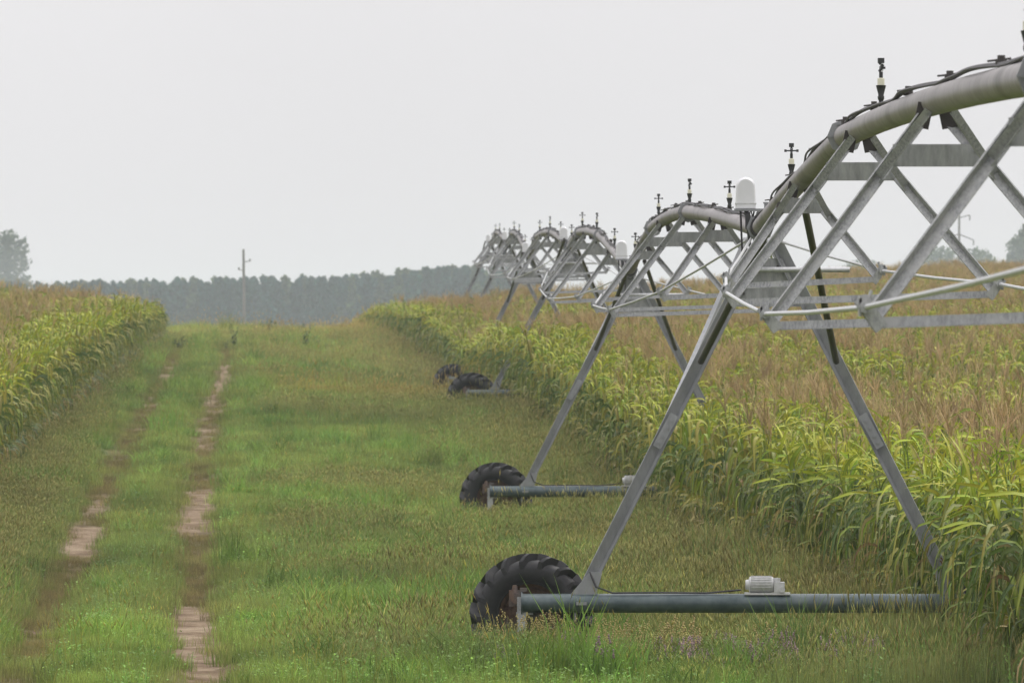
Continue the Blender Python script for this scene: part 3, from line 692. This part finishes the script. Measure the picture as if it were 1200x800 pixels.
POS = ['nearest, standing in the grass and corn edge at the foreground', 'second nearest, its wheel lying free in the meadow', 'third nearest, with a short dark wheel at the corn edge', 'fourth nearest, only the top of its wheel showing', 'fifth nearest, hazy in the row of spans', 'farthest, faint at the end of the row']
TL = ['grey steel drive tower nearest the camera, its wheel and beam in the foreground grass', 'second drive tower from the front, wheel in the open meadow and motor touching the corn',
      'third drive tower from the front, low dark wheel at the corn edge', 'fourth drive tower from the front, just a sliver of wheel showing by the corn',
      'fifth drive tower from the front, legs lost in the corn and haze', 'farthest drive tower, faint behind the whole row']
for i, (Dt, Xt, Zt) in enumerate(TW):
    t = thing('drive_tower', TL[i], 'irrigation tower', (Xt, Dt, Zt + ZC - H), -.0125, 'drive towers of the irrigation machine')
    zs_ = (.935 if i == 2 else 1.0); t.scale.z = zs_; t.location.z = Zt + ZC - H * zs_
    obj('base_beam', ME['base_beam'], t); 
    [obj('end_bracket', ME['end_bracket', s_], t) for s_ in (-1, 1)]; [obj('leg_foot', ME['leg_foot', s_], t) for s_ in (-1, 1)]; pass
    for (a, b, c, d_, mid) in LEGS:
        obj('leg', a, t); obj('upper_leg', b, t); obj('leg_brace', c, t); obj('rear_brace', d_, t)
    for (a, b, c, d_, mid) in LEGS: obj('splice_plate', SPL[0 if mid.x < 0 else 1], t)
    for bx_, bz_ in ((-.09, TOP - .24), (.09, TOP - .24), (-.24, TOP - .5), (.24, TOP - .5)): obj('bolt', BOLT, t, (bx_, .006, bz_))
    obj('gusset_plate', ME['gusset_plate'], t); obj('cross_tube', ME['cross_tube'], t); obj('cross_angle', ME['cross_angle'], t)
    mt = obj('drive_motor', ME['motor_body'], t, (-.06, 0, BZ + .085)); obj('motor_gearbox', ME['motor_gearbox'], mt)
    for s_ in (-1, 1):
        w = obj('wheel', ME['tyre'], t, (s_ * 2.29, .30, AX), R(-4 if s_ < 0 else 0)); w.scale = (1.03, 1, 1.03 / zs_)
        obj('rim', ME['rim'], w); obj('hub', ME['hub'], w)
        gb = obj('gearbox', ME['gearbox'], t, (s_ * 2.43, .24, AX + .15)); gb.scale = (.7, .7, .7)
    px = PIPE_X[i] - Xt
    bx = obj('control_box', ME['box_cover'], t, (px - .13, -.05, H + .22)); obj('cover_band', ME['cover_band'], bx); obj('mounting_plate', ME['mounting_plate'], bx); obj('box_post', ME['box_post'], bx)
    for cb in CB: obj('cable', cb, bx)
    # cable down the leg onto the beam
    pts = [(-1.72, -.02, BZ + .30), (-1.66, -.06, BZ + .16), (-1.5, -.05, BZ + .10), (-1.1, -.04, BZ + .105), (-.6, -.03, BZ + .10), (-.26, -.02, BZ + .13)]
    obj('beam_cable', MB().path(pts, .010).mesh('beam_cable', M['cable'], True), t)

# sprinkler: origin at the pipe top
sb = MB().lathe([(.010, -.02), (.014, 0), (.018, .02), (.014, .04), (.022, .055), (.022, .07), (.018, .08), (.032, .135), (.034, .145), (0, .145)], 14).mesh('sprinkler', M['blk'], True)
srg = MB().lathe([(.020, .145), (.024, .147), (.024, .19), (.012, .195)], 14).mesh('nozzle_collar', M['cream'], True)
shd = MB().tube((0, 0, .19), (0, 0, .235), .013, 10).tube((0, 0, .26), (.012, 0, .285), .012, 8).tube((-.012, 0, .235), (.006, 0, .265), .010, 8).box((.018, 0, .262), (.022, .016, .016)).box((0, 0, .31), (.042, .042, .034))
shd.tube((-.012, 0, .285), (0, 0, .296), .008, 6).tube((0, -.052, .262), (0, .052, .262), .007, 6).box((0, -.052, .262), (.012, .02, .022)).box((0, .052, .262), (.012, .02, .022)); shd = shd.mesh('sprinkler_head', M['blk'], True)
stm = MB().tube((0, 0, .19), (0, 0, .30), .006, 6).tube((.012, .005, .24), (.012, .005, .29), .004, 6).mesh('sprinkler_stem', M['white'], True)

SPANS = [  # pipe polylines (distance, x, z above lens), near span first
    [(12.5, 2.46, 0.95), (35.3, 2.45, 1.22), (57.0, 2.47, 1.52), (74.0, 2.38, 1.08)],
    [(74.0, 2.38, 1.08), (95.0, 2.18, 1.60), (111.0, 2.035, 1.64), (125.5, 1.92, 1.15)],
    [(125.5, 1.92, 1.15), (146, 1.67, 2.01), (165, 1.45, 2.34), (177, 1.32, 2.17)],
    [(177, 1.32, 2.17), (196, 1.03, 2.78), (217, .71, 2.95), (228.5, .53, 2.46)],
    [(228.5, .53, 2.46), (251, .24, 3.42), (270, 0.0, 3.80), (280, -.14, 3.52)],
    [(280, -.14, 3.52), (298, -.42, 4.1), (315, -.65, 4.45), (331.5, -.9, 4.12)]]
SL = ['truss span nearest the camera, running out of the picture at the right edge', 'arched truss span between the nearest and the second drive tower', 'arched truss span between the second and third drive towers',
      'arched truss span between the third and fourth drive towers', 'hazy arched truss span between the fourth and fifth drive towers', 'faintest arched truss span, beyond the fifth drive tower']
DEP = [[.84, 1.16, 1.23, 1.06, .84], [.82, 1.18, 1.20, .82]]
HWD = [[.62, .93, .98, .86, .62], [.63, .95, .95, .63]]
PR = .084
for si, poly in enumerate(SPANS):
    A = [Vector((x, d, z + ZC)) for d, x, z in poly]
    # gentle bend: sample between flanges with slight bow upwards
    bow = [.03, .05, .03]
    def at(dv):
        for k in range(3):
            a, b = A[k], A[k + 1]
            if dv <= b.y + 1e-6 or k == 2:
                t = (dv - a.y) / (b.y - a.y); p = a.lerp(b, t); p.z += 4 * bow[k] * t * (1 - t); return p
    root = thing('truss_span', SL[si], 'irrigation span', (A[-1].x, A[-1].y, float(zt(A[-1].x, A[-1].y))), 0, 'truss spans of the irrigation machine')
    O = root.location.copy()
    def part(name, mb, m, par=root, smooth=False): return obj(name, mb.mesh(name, M[m], smooth, O), par)
    for k in range(3):
        a, b = A[k].y, A[k + 1].y; a2 = a + (.35 if k == 0 else .0); b2 = b - (.35 if k == 2 else 0)
        mb = MB().path([at(q) for q in np.linspace(a2, b2, 9)], PR, 28)
        pp_ = part('pipe', mb, 'pipe', smooth=True)
        d0 = (at(b2) - at(b2 - .5)).normalized(); q = at(b2)
        fl = MB().tube(q - d0 * .022, q + d0 * .022, .132, 8)
        for w in range(6):
            d_, fa, fb = fl.frame(d0); v = q + fa * math.cos(w * 1.047) * .108 + fb * math.sin(w * 1.047) * .108; fl.tube(v - d0 * .04, v + d0 * .04, .012, 6)
        fo = part('flange', fl, 'galvleg', pp_); 
        # weld bands
        for q_ in np.linspace(a2 + 2, b2 - 2, 4):
            c_ = at(q_); dn = (at(q_ + .3) - at(q_ - .3)).normalized(); part('weld_band', MB().tube(c_ - dn * .012, c_ + dn * .012, PR + .0035, 28, caps=False), 'pipe', pp_, True)
    # flexible sleeve over the tower joint
    q0, q1 = at(A[3].y - .55), at(A[3].y); part('rubber_boot', MB().tube(q0, q1 + Vector((0, .3, 0)), PR + .02, 20), 'cable', smooth=True)
    L = A[-1].y - A[0].y
    st = [A[-1].y - v for v in ((10, 20, 30, 40, 50) if si == 0 else (10.3, 20.6, 30.9, 41.2))]
    dep, hw = DEP[0 if si == 0 else 1], HWD[0 if si == 0 else 1]
    lower = {-1: [], 1: []}
    for k, dv in enumerate(st):
        top = at(dv + .6); c = at(dv); zj = c.z - dep[k]
        for s_ in (-1, 1):
            j = Vector((c.x + s_ * hw[k], dv, zj + s_ * .03)); lower[s_].append(j)
            p0 = top + Vector((s_ * .075, 0, -.10)); p1 = j + Vector((0, 0, -.02))
            part('truss_strut', MB().angle(p0, p1, .061, .008, (0, -1, 0), s_, roll=-24 * s_), 'galv')
            # short knee member beside it
            t2 = at(dv + .0) + Vector((s_ * .08, 0, -.08)); part('knee_brace', MB().angle(t2, p0.lerp(p1, .30), .05, .006, (0, -1, 0), -s_), 'galv')
            jb = MB().obox(j + Vector((-s_ * .045, -.05, -.065)), j + Vector((s_ * .05, -.05, .07)), .062, .010, (0, -1, 0)).obox(j + Vector((-s_ * .045, .05, -.065)), j + Vector((s_ * .05, .05, .07)), .062, .010, (0, -1, 0)).obox(j + Vector((s_ * .05, -.055, .035)), j + Vector((s_ * .05, .055, .035)), .012, .09)
            jb.tube(j + Vector((s_ * .03, -.12, .03)), j + Vector((s_ * .03, .12, .03)), .028, 8).tube(j + Vector((s_ * .02, -.03, .03)), j + Vector((s_ * .0, -.03, .105)), .008, 6).tube(j + Vector((s_ * .02, .03, .03)), j + Vector((s_ * .0, .03, .105)), .008, 6)
            part('rod_clamp', jb, 'galv')
            # bracket on the pipe
            part('pipe_bracket', MB().obox(top + Vector((s_ * .055, 0, -.015)), top + Vector((s_ * .085, 0, -.16)), .09, .012, (0, -1, 0)), 'tube')
        fr = .26; a = Vector((c.x, dv + .45, 0))
        pl = [top + (Vector((c.x + s_ * hw[k], dv, zj)) - top) * fr for s_ in (-1, 1)]
        pm = MB().obox(pl[0], pl[1], .010, .13, (0, 0, 1))
        for v in (pl[0] + Vector((.03, -.012, .03)), pl[1] + Vector((-.03, -.012, .03)), pl[0] + Vector((.0, -.012, -.04)), pl[1] + Vector((0, -.012, -.04))): pm.tube(v, v + Vector((0, -.012, 0)), .013, 6)
        part('tie_plate', pm, 'plate')
        j0, j1 = Vector((c.x - hw[k], dv, zj - .07)), Vector((c.x + hw[k], dv, zj - .01))
        part('cross_angle', MB().angle(j0, j1, .05, .007, (0, 0, 1)), 'galv')
    ends = (at(A[-1].y - .6), at(A[0].y + .6))
    for s_ in (-1, 1):
        ch = [ends[0] + Vector((s_ * .10, 0, -.12))] + [j + Vector((s_ * .03, 0, .03)) for j in lower[s_]] + [ends[1] + Vector((s_ * .10, 0, -.12))]
        for a, b in zip(ch[:-1], ch[1:]):
            mid = a.lerp(b, .5); mid.z -= .008
            part('truss_rod', MB().path([a, mid, b], .0125, 8), 'rod', smooth=True)
    # cable lying on the pipe, wavy
    for k in range(3):
        cp = []
        a_, b_ = A[k].y + .2, A[k + 1].y - .2
        for q_ in np.arange(a_, b_, .35):
            c_ = at(q_); w = math.sin(q_ * .9) * .02; cp.append((c_.x + w - .01, q_, c_.z + PR + .010 + .016 * abs(math.sin(q_ * .55 + k))))
        part('top_cable', MB().path(cp, .014, 6), 'cable', smooth=True)
        part('top_cable', MB().path([(x_ - .03 + .012 * math.sin(y_ * 1.7), y_, z_ - .008) for x_, y_, z_ in cp], .009, 6), 'cable', smooth=True)
    for q_ in np.arange(A[0].y + 3, A[3].y - 1, 4.6):
        c_ = at(q_) + Vector((0, 0, PR)); part('pipe_plug', MB().tube(c_, c_ + Vector((0, 0, .035)), .030, 8).tube(c_ + Vector((0, 0, .035)), c_ + Vector((0, 0, .06)), .020, 6).tube(c_ + Vector((-.07, 0, .03)), c_ + Vector((.05, .02, .045)), .006, 5), 'tube')
    spd = {0: [36.5, 51.3, 66.5], 1: [81.5, 94.5, 108, 121.5], 2: [135, 148.5, 162, 174], 3: [186, 199, 213, 225], 4: [238, 251, 264, 276], 5: [290, 303, 317, 328]}[si]
    for q_ in spd:
        c_ = at(q_); s1 = obj('sprinkler', sb, root, c_ + Vector((0, 0, PR)) - O, ([0, .04, 1.5, .2] if si == 0 else [1.45, .1, 1.5, 1.4])[spd.index(q_) % 4])
        obj('nozzle_collar', srg, s1); obj('sprinkler_head', shd, s1); obj('sprinkler_stem', stm, s1)

# ------------------------------------------------------------ trees
def tree_meshes(seed, h, cw, ch, n, size, cols, spire=0.):
    r = random.Random(seed); p = PM(); blobs = []
    for i in range(18):
        t = r.random(); z = h - ch + ch * t; rad = cw * .5 * ((1 - t) ** .8 * spire + (1 - spire) * math.sqrt(max(0, 1 - (2 * t - .75) ** 2 / 1.57)))
        a = r.uniform(0, 6.28); q = rad * r.uniform(.2, .85); blobs.append((Vector((math.cos(a) * q, math.sin(a) * q, z)), cw * r.uniform(.13, .25) * (1 - .5 * t * (spire > 0)), r.uniform(.75, 1.3)))
    for i in range(n):
        b, br, br2 = r.choice(blobs); v = Vector((r.gauss(0, 1), r.gauss(0, 1), r.gauss(0, .75))); v = v.normalized() * br * (r.random() ** .4); o = b + v
        if spire and i % 3:      # boughs filling a cone-like crown down to the ground
            t = r.random() ** 1.35; a = r.uniform(0, 6.28); tier = .80 + .28 * math.sin(t * 42 + 2 * math.sin(a * 2 + seed))
            rad = cw * .5 * (1 - t) ** (1.05 - .5 * spire * .6) * tier * math.sqrt(r.uniform(.25, 1)); br2 = .75 + .5 * tier * r.random()
            o = Vector((math.cos(a) * rad, math.sin(a) * rad, .3 + (h - .3) * t))
        c = np.array(r.choice(cols)) * br2 * r.uniform(.8, 1.2); s = size * r.uniform(.6, 1.3)
        e1 = Vector((r.gauss(0, 1), r.gauss(0, 1), r.gauss(0, 1))).normalized(); e2 = e1.cross(Vector((r.gauss(0, 1), r.gauss(0, 1), r.gauss(0, 1)))).normalized()
        k = len(p.V); p.V += [o + e1 * s, o + e2 * s * .6, o - e1 * s, o - e2 * s * .6]; p.C += [c] * 4; p.F.append((k, k + 1, k + 2, k + 3))
    crown = colmesh('crown', p.V, p.F, p.C, M['tree'])
    tm = MB().tube((0, 0, -.3), (0, 0, h * .55), cw * .045, 8, cw * .025, rings=3)
    for b, br, _ in blobs[:9]: tm.tube((0, 0, h * .45 * r.uniform(.6, 1.1)), b, cw * .016, 5, cw * .006)
    return tm.mesh('trunk', M['bark'], True), crown
DECI = [(.055, .085, .035), (.075, .105, .04), (.04, .065, .03)]
PINE = [(.012, .056, .044), (.020, .076, .056), (.008, .040, .034)]
FT = [tree_meshes(900 + i, 13.5, 6.4, 12.5, 2200, .42, PINE if i != 2 else DECI, (.9, .7, .45, .8)[i]) for i in range(4)]
def tree(me2, x, d, s, label, group, rz=None, name='tree', cat='tree'):
    t = thing(name, label, cat, (x, d, float(zt(x, d))), rz if rz is not None else random.uniform(0, 6.28), group); t.scale = (s, s, s)
    obj('trunk', me2[0], t); obj('crown', me2[1], t); return t
def ytop(px): return np.interp(px, [-80, 60, 130, 300, 400, 450, 540, 620, 700], [338, 334, 331, 328, 326, 321, 315, 318, 322])
for row in range(6):
    px = -60 + row * 7
    while px < 640:
        D0 = 1600 + row * 14 + random.uniform(-8, 8); x = (px - 600) * D0 / FPX; g = float(zt(x, D0))
        top = (400 - (ytop(px) + random.uniform(-4, 4) - 0)) * D0 / FPX + ZC; s = (top - g) / 13.5
        if row: s *= .99
        tree(random.choice(FT), x, D0, s, 'hazy tree in ' + ('front' if row == 0 else 'rear') + ' of the distant wood, ' + ('above the left cornfield' if px < 180 else 'left of the utility pole' if px < 287 else 'just right of the utility pole' if px < 360 else 'behind the middle of the crest' if px < 440 else 'above the tip of the right cornfield'), 'trees of the distant wood behind the crest', name='forest_tree')
        px += random.uniform(12, 24)
BT = tree_meshes(77, 15, 9, 11, 3200, .30, DECI, 0)
BT2 = tree_meshes(78, 15, 9, 11, 2600, .32, DECI, 0)
def place_top(me2, px, py, D0, hgt, label, s_extra=1, group=None):
    x = (px - 600) * D0 / FPX; top = (400 - py) * D0 / FPX + ZC; g = float(zt(x, D0)); return tree(me2, x, D0, (top - g) / hgt * s_extra, label, group, 1.0)
place_top(BT, 4, 279, 2300, 15, 'tall round grey-green tree rising above the corn at the left edge')
place_top(BT2, 1103, 287, 3000, 15, 'left one of two round hazy trees left of the power pole on the right horizon')
place_top(BT2, 1152, 291, 3050, 15, 'round hazy tree right of the power pole on the right horizon').rotation_euler[2] = 3
place_top(BT, 1206, 270, 2000, 15, 'taller hazy tree cut by the right edge of the picture').rotation_euler[2] = 2
place_top(BT2, 1008, 304, 3200, 15, 'small faint treetop on the right horizon, behind the near truss').rotation_euler[2] = 4
place_top(BT, 885, 311, 3200, 15, 'low faint treetop on the horizon behind the nearest control box').rotation_euler[2] = 5

# ------------------------------------------------------------ poles and wires
D0 = 640; x0 = (287 - 600) * D0 / FPX; g = float(zt(x0, D0)); topz = (400 - 292) * D0 / FPX + ZC
t = thing('utility_pole', 'tall grey utility pole standing before the wood beyond the meadow crest', 'utility pole', (x0, D0, g), 0)
hgt = topz - g; lean = -.12
obj('pole', MB().tube((0, 0, -.5), (lean, 0, hgt), .17, 12, .10, rings=6).mesh('pole', M['wood'], True), t)
obj('insulator', MB().tube((lean, 0, hgt - 1.05), (.45, 0, hgt - 1.0), .04, 6).tube((.42, 0, hgt - 1.0), (.42, 0, hgt - .8), .07, 8).mesh('insulator', M['wood'], True), t)
obj('insulator', MB().tube((lean, 0, hgt - 1.75), (-.55, 0, hgt - 1.7), .04, 6).tube((-.5, 0, hgt - 1.7), (-.5, 0, hgt - 1.5), .07, 8).mesh('insulator', M['wood'], True), t)
D0 = 800; x0 = (1124 - 600) * D0 / FPX; g = float(zt(x0, D0)); topz = (400 - 252) * D0 / FPX + ZC; hgt = topz - g
t = thing('power_pole', 'hazy power pole with angled arms between the trees on the right horizon', 'power pole', (x0, D0, g), 0)
obj('pole', MB().tube((0, 0, -.5), (0, 0, hgt), .16, 10, .11, rings=4).mesh('pole', M['wood'], True), t)
for (zz, x1, z1) in ((.3, 1.1, .5), (2.0, 1.5, -1.0), (2.0, -1.3, -.5)):
    obj('arm', MB().tube((0, 0, hgt - zz), (x1, 0, hgt - zz + z1 * .6), .06, 6).tube((x1, 0, hgt - zz + z1 * .6), (x1, 0, hgt - zz + z1 * .6 - .55), .07, 6).mesh('arm', M['wood'], True), t)

# ------------------------------------------------------------ weeds on the crest
def bush(seed, h, w, n):
    r = random.Random(seed); p = PM()
    for i in range(n):
        a = r.uniform(0, 6.28); L = h * r.uniform(.55, 1); sp_ = w * r.uniform(.2, 1); top = Vector((math.cos(a) * sp_, math.sin(a) * sp_, L))
        for j in range(9):
            t = .25 + .75 * j / 8; o = Vector((top.x * t ** 1.3, top.y * t ** 1.3, top.z * t)); az = r.uniform(0, 6.28); l = .10 * r.uniform(.6, 1.2)
            q = Vector((math.cos(az), math.sin(az), r.uniform(-.2, .8))) * l; s2 = Vector((-math.sin(az), math.cos(az), 0)) * l * .3; k = len(p.V)
            p.V += [o, o + q * .5 + s2, o + q, o + q * .5 - s2]; c = np.array((.06, .10, .04)) * r.uniform(.7, 1.3); p.C += [c] * 4; p.F.append((k, k + 1, k + 2, k + 3))
    return colmesh('foliage', p.V, p.F, p.C, M['tree'])
BU = [bush(1, .6, .25, 12), bush(2, .8, .2, 12), bush(3, .5, .6, 16)]
BS = MB().tube((0, 0, -.05), (.01, 0, .4), .012, 5, .005).tube((0, 0, 0), (.12, .03, .35), .008, 5, .004).tube((0, 0, 0), (-.12, .0, .33), .008, 5, .004).mesh('stem', M['bark'])
for (px, D0, k, s, lab) in ((210, 256, 2, 1.0, 'dark spreading weed beside the left rut just below the crest'), (274, 262, 1, 1.0, 'dark upright weed at the head of the right rut'), (265, 258, 0, .7, 'small dark weed just left of the upright one at the right rut'),
                            (358, 270, 1, 1.1, 'tallest dark weed standing alone in the yellow grass of the crest'), (316, 305, 2, 1.3, 'low dark bush on the skyline right of the utility pole'), (372, 275, 0, .8, 'small weed right of the tallest crest weed'), (322, 272, 0, .8, 'pale small weed left of the tallest crest weed')):
    x = (px - 600) * D0 / FPX; t = thing('weed_clump', lab, 'weed', (x, D0, float(zt(x, D0))), s * 3); t.scale = (s, s, s); obj('foliage', BU[k], t); obj('stem', BS, t)

# ------------------------------------------------------------ haze
hm, ht, ho = mat('haze_air')
pv = N(ht, 'ShaderNodeVolumePrincipled'); pv.inputs['Density'].default_value = .00021; pv.inputs['Color'].default_value = (.85, .93, .98, 1); pv.inputs['Anisotropy'].default_value = 0.0
ht.links.new(pv.outputs[0], ho.inputs['Volume'])
zb = float(Zg.min()) - 1.0; ztop = ZC + 24
hz_ = MB(); hz_.v = [Vector((x, y, z)) for z in (zb, ztop) for x, y in ((-900, -80), (900, -80), (900, 3800), (-900, 3800))]
hz_.f = [(3, 2, 1, 0), (4, 5, 6, 7), (0, 1, 5, 4), (1, 2, 6, 5), (2, 3, 7, 6), (3, 0, 4, 7)]
obj('haze', hz_.mesh('haze', hm), kind='stuff')
